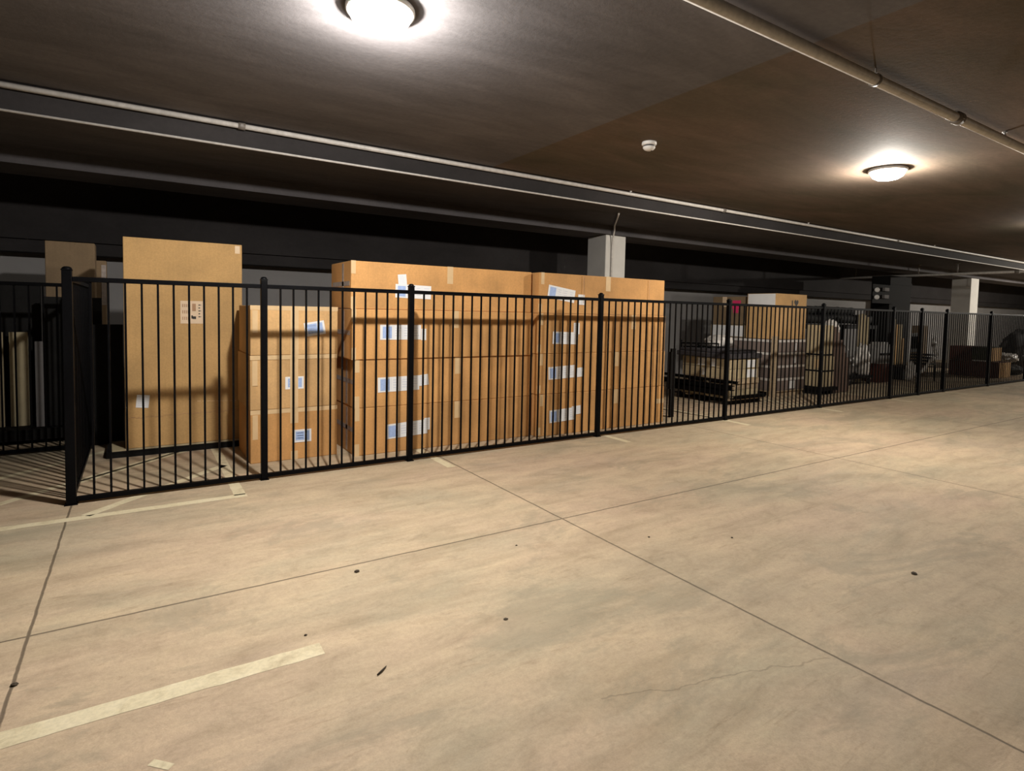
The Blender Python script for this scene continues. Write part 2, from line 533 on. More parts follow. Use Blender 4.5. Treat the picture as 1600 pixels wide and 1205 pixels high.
t, o0 = pipe('ceiling_conduit', 'thin cable conduit along the lower ceiling edge beneath the pale pipe', [(XL + .1, 6.535, 3.205), (30, 6.535, 3.205)], 0.012, MT['galv'])
t, o0 = pipe('ceiling_conduit', 'low pipe hung on rods at the far right, running towards the back wall', [(19.0, 2.4, 2.90), (19.0, 10.05, 2.90)], 0.035, MT['galv'],
             [(19.0, 5.6, 2.90)], ax='y')
for y, top in ((4.2, ZC), (7.85, 3.2), (6.9, 3.2), (9.6, ZC)):
    bm = bmesh.new()
    add_tube(bm, [(0, y - o0.y, 0.03), (0, y - o0.y, top - o0.z)], 0.018, 8)
    add_box(bm, -.05, .05, y - o0.y - .05, y - o0.y + .05, top - o0.z - .012, top - o0.z)
    obj('hanger_rod', bm, MT['pipe_dark'], t)

# smoke detector
t = thing('smoke_detector', 'white dome smoke detector on the ceiling between the two lit lamps', 'smoke detector', (4.64, 4.56, ZC))
bm = bmesh.new(); add_lathe(bm, [(0, 0), (0.075, 0), (0.078, -0.008), (0.078, -0.03), (0.068, -0.036), (0, -0.036)], 32); obj('mounting_base', bm, MT['white_plastic'], t)
bm = bmesh.new(); add_lathe(bm, [(0.0, -0.036), (0.055, -0.036), (0.055, -0.052), (0, -0.052)], 32); obj('vent_ring', bm, MT['dark_grey'], t)
bm = bmesh.new(); add_lathe(bm, [(0, -0.052), (0.066, -0.052), (0.064, -0.066), (0.05, -0.082), (0.028, -0.091), (0, -0.094)], 32); obj('sensor_dome', bm, MT['white_plastic'], t)
bm = bmesh.new(); add_lathe(bm, [(0, -0.090), (0.006, -0.090), (0.006, -0.097), (0, -0.098)], 10, (0.02, -0.02, 0)); obj('indicator', bm, MT['inkdark'], t)

# lamps
def diffuser_mat(i, c):
    m = bpy.data.materials.new('lamp_diffuser')
    m.use_nodes = True
    nt = m.node_tree
    nt.nodes.clear()
    out = N(nt, 'ShaderNodeOutputMaterial')
    e = N(nt, 'ShaderNodeEmission')
    e.inputs[0].default_value = (*c, 1)
    e.inputs[1].default_value = 14
    tr = N(nt, 'ShaderNodeBsdfTransparent')
    mx = N(nt, 'ShaderNodeMixShader')
    mx.inputs[0].default_value = 0.5
    nt.links.new(tr.outputs[0], mx.inputs[1])
    nt.links.new(e.outputs[0], mx.inputs[2])
    nt.links.new(mx.outputs[0], out.inputs[0])
    return m
for i, ((lx, ly), pw, c, lab) in enumerate(LAMPS):
    t = thing('ceiling_light', lab, 'ceiling light', (lx, ly, ZC), 0, None)
    bm = bmesh.new()
    add_lathe(bm, [(0, 0), (0.205, 0), (0.21, -0.006), (0.21, -0.028), (0.195, -0.034), (0.188, -0.03), (0.188, -0.012), (0, -0.012)], 48)
    obj('base_ring', bm, MT['white_plastic'], t)
    bm = bmesh.new()
    add_lathe(bm, [(0.187, -0.030), (0.182, -0.062), (0.162, -0.094), (0.12, -0.120), (0.062, -0.133), (0, -0.137)], 48)
    obj('diffuser', bm, diffuser_mat(i, c), t)
    ld = bpy.data.lights.new('lamp_light', 'AREA')
    ld.shape = 'DISK'
    ld.size = 0.20
    ld.energy = pw[0]
    ld.color = c
    lo = bpy.data.objects.new('lamp_light', ld)
    COL.objects.link(lo)
    lo.parent = t
    lo.location = (0, 0, -0.035)
    pd = bpy.data.lights.new('lamp_light', 'POINT')
    pd.energy = pw[1]
    pd.color = c
    pd.shadow_soft_size = 0.05
    po = bpy.data.objects.new('lamp_light', pd)
    COL.objects.link(po)
    po.parent = t
    po.location = (0, 0, -0.085)

# ------------------------------------------------------------------ fence
DF = 5.685
PX = [-0.46, 0.967, 2.402, 5.016, 7.597, 10.226, 12.795, 14.03, 15.26, 17.78, 20.35, 22.95, 25.5]
ZTOP = 1.80
def fence_panel(label, loc, length, nbars, rz=0.0):
    t = thing('metal_fence', label, 'fence', loc, rz, 'black steel fence sections')
    bx('top_rail', MT['black_metal'], t, 0, length, -0.019, 0.019, ZTOP - 0.038, ZTOP, 0.003)
    bx('bottom_rail', MT['black_metal'], t, 0, length, -0.019, 0.019, 0.018, 0.056, 0.003)
    first = None
    for i in range(nbars):
        x = length * (i + 1) / (nbars + 1)
        if first is None:
            bm = bmesh.new()
            add_box(bm, -0.008, 0.008, -0.008, 0.008, 0.056, ZTOP - 0.038)
            first = obj('bar', bm, MT['black_metal'], t)
            o = first
        else:
            o = first.copy()
            COL.objects.link(o)
            o.parent = t
        o.location = (x, 0, 0)
    return t
def fence_post(label, x, y, wd=0.055, top=1.835):
    t = thing('fence_post', label, 'fence post', (x, y, 0), 0, 'black steel fence posts')
    h = wd / 2
    bm = bmesh.new()
    add_box(bm, -h, h, -h, h, 0.006, top, 0.004)
    obj('shaft', bm, MT['black_metal'], t)
    bm = bmesh.new()
    k = h + 0.003
    add_box(bm, -k, k, -k, k, top, top + 0.012, 0.003)
    add_lathe(bm, [(h * 1.05, top + 0.012), (h * 0.95, top + 0.022), (h * 0.6, top + 0.031), (0, top + 0.034)], 20)
    obj('post_cap', bm, MT['black_metal'], t)
    bm = bmesh.new()
    q = h + 0.010
    add_box(bm, -q, q, -q, q, 0, 0.006)
    for sx in (-1, 1):
        for sy in (-1, 1):
            add_lathe(bm, [(0, 0.012), (0.004, 0.012), (0.004, 0.006), (0, 0.006)], 6, (sx * (q - .006), sy * (q - .006), 0))
    obj('base_plate', bm, MT['black_metal'], t)
    return t
plabels = ['black corner fence post nearest the camera, at the left fence corner', 'black fence post between the tall carton and the three-carton stack',
           'black fence post in front of the white labels of the long carton stack', 'black fence post in front of the shorter right-hand carton stack',
           'black fence post in front of the pallet with black beams', 'black fence post in front of the strapped cream cartons',
           'black fence post left of the narrow upright cardboard planks', 'thin black post between the two narrow far fence sections', 'black fence post left of the dark red cartons',
           'black fence post right of the dark red cartons', 'black fence post just inside the right edge', 'black fence post just outside the right edge', 'farthest black fence post']
flabels = ['narrow black steel fence section in front of the tall carton, first from the corner', 'narrow black steel fence section in front of the three-carton stack',
           'wide black steel fence section in front of the long left carton stack', 'wide black steel fence section in front of the right-hand carton stack and empty floor',
           'wide black steel fence section in front of the grey carton pile', 'black steel fence section in front of the wrapped bundle and dark rack',
           'narrow black steel fence section in front of the upright cardboard planks', 'narrow black steel fence section in front of the white hose loop', 'black steel fence section in front of the dark red cartons',
           'black steel fence section in front of the black bags at the right edge', 'black steel fence section past the right edge', 'farthest black steel fence section of the run']
for i, x in enumerate(PX):
    fence_post(plabels[i], x, DF, 0.066 if i == 0 else 0.055, 1.845 if i == 0 else 1.835)
for i in range(len(PX) - 1):
    a = PX[i] + (0.034 if i == 0 else 0.0285)
    L = PX[i + 1] - 0.0285 - a
    nb = 11 if i in (0, 1, 6, 7) else 21
    fence_panel(flabels[i], (a, DF, 0), L, nb)
# the return: side panel going back from the corner, then the rear panel running off to the left
YR = 7.81
fence_panel('black steel fence section running back from the corner post, seen edge-on', (PX[0], DF + 0.034, 0), YR - DF - 0.034 - 0.0285, 18, PI / 2)
fence_post('black fence post at the rear end of the edge-on panel', PX[0], YR)
fence_panel('black steel rear fence section at the left edge in front of the dark boards', (PX[0] - 0.0285 - 2.55, YR, 0), 2.55, 21)
fence_post('black fence post beyond the left edge', PX[0] - 0.0285 - 2.55 - 0.0285, YR)

# ------------------------------------------------------------------ cartons
def label_mesh(wd, ht, style):
    """printed sticker lying in the local x/z plane, facing -y; its print is part of its mesh"""
    bm = bmesh.new()
    add_box(bm, -wd / 2, wd / 2, -0.0015, 0, -ht / 2, ht / 2, 0, 0)
    e = -0.0022
    def q(x0, x1, z0, z1, mi):
        add_box(bm, x0 * wd, x1 * wd, e, -0.0014, z0 * ht, z1 * ht, 0, mi)
    if style == 'long':
        q(-0.44, -0.22, -0.40, 0.38, 1)
        for c in (-0.14, 0.08, 0.30):
            for k in range(4):
                q(c, c + random.uniform(.08, .16), 0.26 - k * 0.17, 0.30 - k * 0.17, 2)
        q(-0.18, -0.175, -0.42, 0.42, 2)
        q(0.05, 0.055, -0.42, 0.42, 2)
    elif style == 'blue':
        q(-0.36, 0.12, -0.34, 0.36, 1)
        q(0.2, 0.40, -0.38, 0.38, 1)
        for k in range(3):
            q(-0.3, 0.06, 0.2 - k * .2, 0.24 - k * .2, 0)
    elif style == 'tag':
        for k in range(5):
            q(-0.36, random.uniform(.1, .36), 0.32 - k * 0.16, 0.35 - k * 0.16, 2)
    elif style == 'handling':
        for k in range(3):
            for j in range(4):
                q(-.42 + j * .08, -.38 + j * .08, 0.22 - k * .28, 0.36 - k * .28, 4)
        q(0.02, 0.18, 0.05, 0.38, 4)
        q(0.03, 0.19, -0.30, -0.18, 3)
        q(-0.02, 0.05, -0.28, -0.14, 3)
        for j in range(5):
            q(0.30, 0.37, 0.30 - j * .13, 0.35 - j * .13, 3)
            if j % 2 == 0:
                q(0.38, 0.42, 0.31 - j * .13, 0.34 - j * .13, 3)
    return bm
LM = [MT['white'], MT['blue'], MT['ink'], MT['inkdark'], MT['inkbrown']]

def carton(name, label, x0, x1, y0, y1, z0, z1, m=None, group=None, rz=0.0, tapes=(), labels=(), seams=True, side_tapes=(), bev=0.008, cat='carton', tape_over=False):
    m = m or MT['card']
    wd, dp, ht = x1 - x0, y1 - y0, z1 - z0
    t = thing(name, label, cat, ((x0 + x1) / 2, (y0 + y1) / 2, z0), rz, group)
    hx, hy = wd / 2, dp / 2
    bm = bmesh.new()
    add_box(bm, -hx, hx, -hy, hy, 0.0, ht - 0.002, bev)
    obj('carton_body', bm, m, t)
    lay = 0.0
    for (a, b, c, d) in tapes:                  # front face tape: x0,x1 from left edge, z0,z1 from base
        bm = bmesh.new()
        lay += 0.0005
        ty = 0.0032 if tape_over else 0.0
        add_box(bm, -hx + a, -hx + b, -hy - 0.0012 - lay - ty, -hy - 0.0002, c, d)
        if d >= ht - 0.004:
            add_box(bm, -hx + a, -hx + b, -hy + 0.006, -hy + 0.12, ht - 0.0021, ht - 0.0014 + lay * 0.2)
        obj('packing_tape', bm, MT['tape'], t)
    for (a, b, c, d) in side_tapes:             # left (-x) face tape: y from front edge
        bm = bmesh.new()
        add_box(bm, -hx - 0.0016, -hx - 0.0002, -hy + a, -hy + b, c, d)
        obj('packing_tape', bm, MT['tape_clear'], t)
    for (cx, cz, lw, lh, ang, style) in labels:
        bm = label_mesh(lw, lh, style)
        o = obj('shipping_label', bm, LM, t)
        if style == 'handling':
            o.data.materials[0] = MT['cream_paper']
            o['label'] = 'cream handling label with printed symbols'
        o.location = (-hx + cx, -hy - 0.0006 - (0 if tape_over else lay + 0.0008), cz)
        lay += 0.0014
        o.rotation_euler = (0, ang, 0)
    return t

# tall carton on its low black pallet
t = thing('low_pallet', 'low black pallet with a cream board under the tall carton', 'pallet', (0.37, 7.42, 0))
for y in (-0.2, 0.0, 0.2):
    bx('runner', MT['black_wood'], t, -0.66, 0.64, y - 0.035, y + 0.035, 0, 0.05)
bx('deck_board', MT['black_wood'], t, -0.66, 0.66, -0.24, 0.24, 0.05, 0.068)
bx('deck_board', MT['cream_board'], t, -0.63, 0.62, -0.235, 0.23, 0.068, 0.084, label='cream sheet board')
t = carton('tall_carton', 'tall upright cardboard carton towering over the fence at the left', -0.122, 0.995, 7.2, 7.58, 0.085, 2.287, MT['card_tall'],
       labels=[(0.615, 1.435, 0.215, 0.245, 0.0, 'handling'), (0.155, 0.49, 0.115, 0.135, 0.10, 'tag')],
       tapes=[(1.045, 1.095, 2.10, 2.185)], bev=0.006)
# fold crease on the tall carton: a shallow pressed strip
bm = bmesh.new()
for k in range(26):
    x = -0.55 + k * 0.042
    z = 0.315 + 0.006 * math.sin(k * 1.7) + (0.02 * (k / 26))
    add_box(bm, x, x + 0.036, -0.1935, -0.1899, z, z + random.uniform(0.003, 0.006))
obj('fold_crease', bm, MT['inkbrown'], t)
bm = bmesh.new()
for k in range(9):
    x = 0.10 + k * 0.045 + random.uniform(0, .01)
    add_box(bm, x, x + random.uniform(.02, .045), -0.1925, -0.1899, 0.455 - 0.002 * k, 0.461 - 0.002 * k)
obj('scuff_mark', bm, MT['tape'], t)

# three-carton stack
zs = [0.0, 0.545, 1.103, 1.609]
nm = ['bottom', 'middle', 'top']
LA = [
    [(0.505, 0.245, 0.185, 0.135, 0.0, 'blue')],
    [(0.43, 0.265, 0.185, 0.13, 0.0, 'blue')],
    [(0.63, 0.275, 0.21, 0.145, -0.16, 'blue')],
]
for k in range(3):
    h = zs[k + 1] - zs[k]
    dx = (0.0, -0.006, 0.004)[k]
    tp = [(0.385, 0.465, h - 0.16 if k == 0 else 0.0, h), (0.0, 0.872, h - 0.045, h), (0.02, 0.07, h * 0.45, h - 0.05)]
    if k == 0:
        tp.append((0.39, 0.46, 0.0, 0.09))
    carton('square_carton', {'bottom': 'square carton standing on the floor, bottom of the three-carton stack', 'middle': 'square carton with a tape-split label, middle of the three-carton stack',
            'top': 'square carton with a tilted blue label, top of the three-carton stack'}[nm[k]],
           0.942 + dx, 1.814 + dx, 6.30, 7.09, zs[k], zs[k + 1], MT['card_top'] if k else MT['card'], 'square cartons in the three-carton stack', (0.0, 0.008, -0.006)[k],
           tapes=tp, labels=LA[k], tape_over=(k == 1))

# long left stack of four
zA = [0.0, 0.522, 1.05, 1.595, 2.108]
nm = ['bottom', 'second from bottom', 'third from bottom', 'top']
xA = [(1.952, 4.262), (1.948, 4.258), (1.905, 4.24), (1.902, 4.225)]
LL = [
    [(0.60, 0.245, 0.50, 0.165, -0.045, 'long'), (0.845, 0.285, 0.07, 0.14, 0.0, 'tag')],
    [(0.50, 0.245, 0.49, 0.165, -0.015, 'long'), (0.80, 0.275, 0.12, 0.125, -0.10, 'tag')],
    [(0.555, 0.295, 0.48, 0.165, 0.0, 'long'), (0.83, 0.27, 0.06, 0.13, 0.0, 'tag')],
    [(0.71, 0.205, 0.43, 0.15, 0.02, 'long'), (0.575, 0.335, 0.10, 0.115, -0.10, 'tag')],
]
for k in range(4):
    h = zA[k + 1] - zA[k]
    c = 1.20 if k < 3 else 1.13
    tp = [(c, c + 0.075, h - 0.20, h), (0.0, 0.05, 0.0, 0.13), (0.0, 0.05, h - 0.14, h)]
    carton('long_carton', 'long carton, %s in the left stack of four' % nm[k], xA[k][0], xA[k][1], 6.12 - (0.02 if k == 2 else 0), 6.86, zA[k], zA[k + 1], MT['card'], 'long cartons in the left stack of four',
           (0.0, 0.002, -0.002, 0.0)[k], tapes=tp, labels=LL[k], side_tapes=[(0.26, 0.32, 0.02, h - .02), (0.05, 0.68, h * .48, h * .48 + .05)])

# right stack of four
zB = [0.0, 0.546, 1.07, 1.588, 2.106]
xB = [(4.285, 6.60), (4.275, 6.585), (4.262, 6.575), (4.262, 6.53)]
LL = [
    [(0.40, 0.255, 0.43, 0.165, -0.04, 'long'), (0.63, 0.305, 0.15, 0.115, -0.05, 'tag')],
    [(0.385, 0.275, 0.43, 0.165, -0.04, 'long'), (0.685, 0.265, 0.11, 0.125, -0.05, 'tag')],
    [(0.445, 0.20, 0.42, 0.16, 0.03, 'long'), (0.625, 0.325, 0.10, 0.15, 0.0, 'tag')],
    [(0.36, 0.255, 0.44, 0.165, 0.14, 'long'), (0.69, 0.19, 0.11, 0.135, 0.02, 'tag')],
]
for k in range(4):
    h = zB[k + 1] - zB[k]
    c = (1.30, 1.30, 1.62, 1.12)[k]
    tp = [(c, c + 0.085, h - 0.20, h), (0.0, 0.05, 0.02, 0.12), (0.03, 0.08, h - 0.15, h)]
    if k == 0:
        tp.append((2.15, 2.315, h - 0.26, h - 0.19))
    t = carton('long_carton', 'long carton, %s in the right stack of four' % nm[k], xB[k][0], xB[k][1], 6.01, 6.72, zB[k], zB[k + 1], MT['card'], 'long cartons in the right stack of four',
           (0.003, -0.002, 0.0, 0.002)[k], tapes=tp, labels=LL[k], side_tapes=[(0.2, 0.26, 0.02, h - .02)])
    if k == 3:
        for sx in (-0.42, 0.80):
            bm = bmesh.new(); add_box(bm, sx, sx + 0.006, -0.3742, -0.3724, 0.14, h - .01)
            obj('panel_seam', bm, MT['inkbrown'], t)

# black plank standing at the right stack's end
t = thing('black_plank', 'black plank standing upright against the right end of the carton stacks', 'plank', (7.02, 6.24, 0))
bx('board', MT['black_wood'], t, -0.045, 0.045, -0.02, 0.02, 0, 1.08, 0.004)
bx('board', MT['black_wood'], t, -0.08, -0.046, -0.03, 0.03, 0.45, 1.03, 0.004)

# ------------------------------------------------------------------ pallet with black beams and flat cartons
t = thing('timber_pallet', 'timber pallet on the floor under black beams behind the fence', 'pallet', (9.39, 7.2, 0))
for y in (-0.52, 0.0, 0.52):
    bx('runner', MT['black_wood'], t, -0.5, 0.5, y - 0.05, y + 0.05, 0.0, 0.085)
for k in range(5):
    y = -0.6 + k * 0.3
    bx('deck_board', MT['pine'] if k in (0, 3) else MT['black_wood'], t, -0.52, 0.5, y - 0.06 + .02, y + 0.06 - .02, 0.085, 0.105)
def beam(label, x0, x1, y0, y1, z0, z1, m='black_metal', name='steel_beam'):
    o = thing(name, label, 'beam', ((x0 + x1) / 2, (y0 + y1) / 2, z0), 0, None)
    hx, hy = (x1 - x0) / 2, (y1 - y0) / 2
    hz = z1 - z0
    bm = bmesh.new()      # C-section: web plus two flanges
    along_y = hy > hx
    if along_y:
        add_box(bm, -hx, -hx + .008, -hy, hy, 0, hz); add_box(bm, -hx, hx, -hy, hy, 0, .01); add_box(bm, -hx, hx, -hy, hy, hz - .01, hz)
    else:
        add_box(bm, -hx, hx, -hy, -hy + .008, 0, hz); add_box(bm, -hx, hx, -hy, hy, 0, .01); add_box(bm, -hx, hx, -hy, hy, hz - .01, hz)
    obj('channel', bm, MT[m], o)
    bm = bmesh.new()
    for s in (-0.8, 0.8):
        if along_y: add_box(bm, -hx - .006, -hx, s * hy - .03, s * hy + .03, .01, hz - .01)
        else: add_box(bm, s * hx - .03, s * hx + .03, -hy - .006, -hy, .01, hz - .01)
    obj('end_plate', bm, MT[m], o)
    return o
carton('flat_carton', 'flat brown carton lying on the timber pallet between black beams', 8.94, 9.85, 6.66, 7.7, 0.107, 0.265, MT['card_cream'], labels=[])
beam('lower black steel beam under the flat cream cartons', 8.84, 8.93, 6.62, 8.0, 0.166, 0.27)
bx_t = thing('white_board_stack', 'pale boards stacked between the black beams on the pallet', 'boards', (9.38, 7.15, 0.267))
for k in range(4):
    bx('board', MT['pine'], bx_t, -0.43, 0.45, -0.5, 0.5, k * 0.024, k * 0.024 + 0.018)
beam('upper black steel beam sticking out left under the flat cream cartons', 8.86, 8.94, 6.5, 8.2, 0.272, 0.36)
beam('thin black steel bar directly under the cream cartons', 8.88, 8.93, 6.4, 8.1, 0.40, 0.45)
beam('black steel bar lying across the front of the pallet', 8.95, 9.9, 6.52, 6.60, 0.11, 0.165)
t = thing('timber_pallet', 'upper timber pallet carrying the flat cream cartons', 'pallet', (9.39, 7.15, 0.365))
for y in (-0.48, 0.0, 0.48):
    bx('runner', MT['pine'], t, -0.44, 0.47, y - 0.04, y + 0.04, 0.0, 0.07)
bx('deck_board', MT['pine'], t, -0.44, 0.48, -0.52, 0.52, 0.07, 0.09)
for k in range(2):
    z0 = 0.457 + k * 0.185
    t = carton('flat_carton', ['flat cream carton with a large white label, lower of two on the black-beam pallet', 'flat cream carton under the dark foam slab on the black-beam pallet'][k],
           8.97, 9.80, 6.63, 7.72, z0, z0 + 0.183, MT['card_cream'], 'flat cream cartons on the black-beam pallet',
           labels=[(0.62, 0.095, 0.30, 0.15, 0.0, 'tag')] if k == 0 else [(0.60, 0.09, 0.24, 0.14, 0.0, 'tag')])
    for (yy, ww) in ((0.10, 0.16), (-0.18, 0.10)) if k == 1 else ((0.05, 0.06),):
        bm = bmesh.new(); add_box(bm, -0.4175, -0.4155, yy - ww / 2, yy + ww / 2, 0.03, 0.165); obj('paper_sheet', bm, MT['white'], t)
t = thing('foam_slab', 'dark grey foam slab lying on top of the flat cream cartons', 'slab', (9.36, 7.2, 0.83))
bx('slab_body', MT['dark_grey'], t, -0.46, 0.5, -0.6, 0.62, 0, 0.09, 0.012)
bx('slab_layer', MT['dark_grey'], t, -0.42, 0.44, -0.5, 0.6, 0.092, 0.15, 0.012)
t = thing('metal_stand', 'small black folded metal stand lying on the dark foam slab', 'stand', (9.2, 7.4, 0.982))
for (a, b) in (((-.25, .3, .012), (.25, -.3, .03)), ((-.2, -.3, .02), (.2, .35, .04)), ((-.25, .35, .0), (-.25, .35, .14)), ((-.05, .1, .0), (-.05, .1, .1)), ((.15, -.2, .0), (.15, -.2, .1)), ((-.25, .35, .08), (.15, -.2, .09))):
    bm = bmesh.new(); add_tube(bm, [a, b], 0.012, 8); obj('tube_leg', bm, MT['black_metal'], t)

# ------------------------------------------------------------------ grey carton stack with the tan carton
t = thing('timber_pallet', 'pine pallet under the stack of grey-brown cartons', 'pallet', (11.28, 7.5, 0))
for y in (-0.5, 0.0, 0.5):
    bx('runner', MT['pine'], t, -0.55, 0.55, y - 0.05, y + 0.05, 0, 0.085)
bx('deck_board', MT['pine'], t, -0.56, 0.56, -0.58, 0.58, 0.085, 0.105)
zz = [0.107, 0.37, 0.63, 0.89, 1.15]
pos = ['bottom', 'second', 'third', 'top']
for k in range(4):
    t = carton('grey_carton', 'grey-brown carton with white edge tape, %s layer under the tan carton' % pos[k], 10.72 + 0.006 * k, 11.84, 6.92, 8.06, zz[k], zz[k + 1], MT['card_grey'], 'grey-brown cartons under the tan carton')
    bm = bmesh.new()
    add_box(bm, -0.563, 0.563, -0.5735, -0.5705, 0.205, 0.256)
    add_box(bm, -0.563, -0.560, -0.57, 0.5, 0.205, 0.256)
    obj('edge_tape', bm, MT['white_film'], t)
    if k in (0, 2, 3):
        bm = bmesh.new(); add_box(bm, 0.02 + .05 * k, 0.20, -0.5745, -0.5712, 0.03, 0.19); obj('paper_sheet', bm, MT['white'], t)
t = thing('corner_board', 'yellowish corner guard board at the near edge of the grey carton stack', 'board', (10.70, 6.90, 0.0))
bm = bmesh.new(); add_box(bm, -0.02, 0.07, -0.02, 0.0, 0, 1.22); add_box(bm, -0.02, 0.0, 0.0, 0.06, 0, 1.22); obj('guard', bm, MT['pine'], t)
t = carton('tan_carton', 'tan carton with black printed symbols on top of the grey cartons', 10.78, 11.86, 6.96, 7.62, 1.155, 2.085, MT['card_top'])
bm = bmesh.new()       # printed handling marks: upright mark and a heart-like shape
add_box(bm, 0.0, 0.035, -0.3325, -0.3302, 0.66, 0.80)
vs = []
for k in range(28):
    a = 2 * PI * k / 28
    vs.append(bm.verts.new((0.16 + 0.0062 * 16 * math.sin(a) ** 3 * 0.75, -0.332, 0.75 + 0.0052 * (13 * math.cos(a) - 5 * math.cos(2 * a) - 2 * math.cos(3 * a) - math.cos(4 * a)))))
bm.faces.new(vs)
obj('printed_mark', bm, MT['inkdark'], t)
bm = bmesh.new(); add_box(bm, -0.5435, -0.5405, -0.31, 0.31, 0.68, 0.92); obj('paper_sheet', bm, MT['white'], t)
t = carton('cream_carton', 'pale cream carton behind the tan carton, left of it', 10.82, 11.7, 7.7, 8.55, 1.155, 1.42, MT['card_cream'])
bm = bmesh.new(); add_box(bm, -0.446, -0.441, -0.425, 0.4, 0.02, 0.25); obj('paper_sheet', bm, MT['white'], t)
t = carton('brown_carton', 'dark brown carton with a pink wrap behind the tan carton', 10.86, 11.7, 7.72, 8.55, 1.425, 2.03, MT['card_dim'])
bm = bmesh.new(); add_box(bm, -0.426, -0.421, -0.30, -0.10, 0.34, 0.52, 0.0); add_box(bm, -0.428, -0.421, -0.25, -0.13, 0.25, 0.36); obj('pink_wrap', bm, MT['pink'], t)
bm = bmesh.new(); add_box(bm, -0.425, -0.421, 0.05, 0.16, 0.38, 0.6); obj('paper_sheet', bm, MT['cream_paper'], t)

# crumpled lump helper
def lump(sx, sy, sz, seed, amp=0.22, sub=4, fr=2.2):
    bm = bmesh.new()
    bmesh.ops.create_icosphere(bm, subdivisions=sub, radius=1.0)
    for v in bm.verts:
        d = noise.noise(v.co * fr + Vector((seed * 7.3, seed * 3.1, 0))) * amp + noise.noise(v.co * fr * 2.7 + Vector((0, seed * 5, 0))) * amp * .45
        v.co *= 1 + d
        z = v.co.z
        v.co = Vector((v.co.x * sx, v.co.y * sy, max(z, -0.75) * sz))
    zmin = min(v.co.z for v in bm.verts)
    for v in bm.verts:
        v.co.z -= zmin
    for f in bm.faces:
        f.smooth = True
    return bm
def lump_thing(name, label, cat, loc, s, seed, m, amp=0.22, group=None, rz=0.0):
    o = obj(name, lump(*s, seed, amp), m, None, loc)
    o.rotation_euler = (0, 0, rz)
    return tag(o, label, cat, group)
lump_thing('white_film_bundle', 'crumpled white film on the dark foam slab beside the cream carton', 'plastic film', (9.75, 7.5, 0.985), (0.2, 0.3, 0.14), 3, MT['white_film'])

# strapped cream cartons
for k, (a, b, z0, z1) in enumerate(((11.95, 12.38, 0.165, 0.80), (11.97, 12.32, 0.802, 1.46))):
    t = carton('strapped_carton', ['strapped cream carton with a yellow label, lower one behind the fence post', 'strapped cream carton stacked on top of the yellow-labelled one'][k],
               a, b, 6.60, 7.0, z0, z1, MT['card_cream'], 'strapped cream cartons')
    bm = bmesh.new()
    zz_ = 0.02 if k else (z1 - z0) * 0.5
    hx = (b - a) / 2
    add_box(bm, -hx - .004, hx + .004, -0.2045, 0.2045, zz_, zz_ + 0.035)
    obj('strap', bm, MT['black_plastic'], t)
    if k == 0:
        bm = bmesh.new(); add_box(bm, -hx - .0035, -hx - .0005, -0.19, -0.02, 0.4, 0.58); obj('shipping_label', bm, MT['tape'], t)
t = thing('black_skid', 'long black skid on the floor under the strapped cream cartons', 'skid', (12.2, 6.8, 0))
for x in (-0.22, 0.22):
    bx('runner', MT['black_wood'], t, x - .04, x + .04, -0.16, 0.16, 0.0, 0.09)
bx('deck_board', MT['black_wood'], t, -0.3, 0.24, -0.26, 0.26, 0.09, 0.163)

# wrapped bundle of boards leaning
t = thing('board_bundle', 'bundle of brown boards standing on end, wrapped in shiny film', 'boards', (12.80, 6.82, 0))
for k in range(6):
    bm = bmesh.new()
    tilt = Matrix.Rotation(-0.05 - 0.012 * k, 4, 'Y') @ Matrix.Rotation(0.03, 4, 'X')
    hgt = 1.42 - 0.14 * k + 0.03 * (k % 2)
    add_box(bm, -0.045, 0.045, -0.17, 0.17, 0.0, hgt, 0.003)
    bmesh.ops.transform(bm, matrix=Matrix.Translation((-0.27 + 0.108 * k, 0, 0.01)) @ tilt, verts=bm.verts)
    obj('board', bm, MT['brown_board'], t)
bm = lump(0.11, 0.19, 0.22, 11, 0.3)  # white lump shaped and coloured as the highlight on the film
for v in bm.verts:
    v.co += Vector((-0.26, 0, 1.18))
obj('film_highlight', bm, MT['white_film'], t)['label'] = 'white film lump standing in for a highlight at the top'

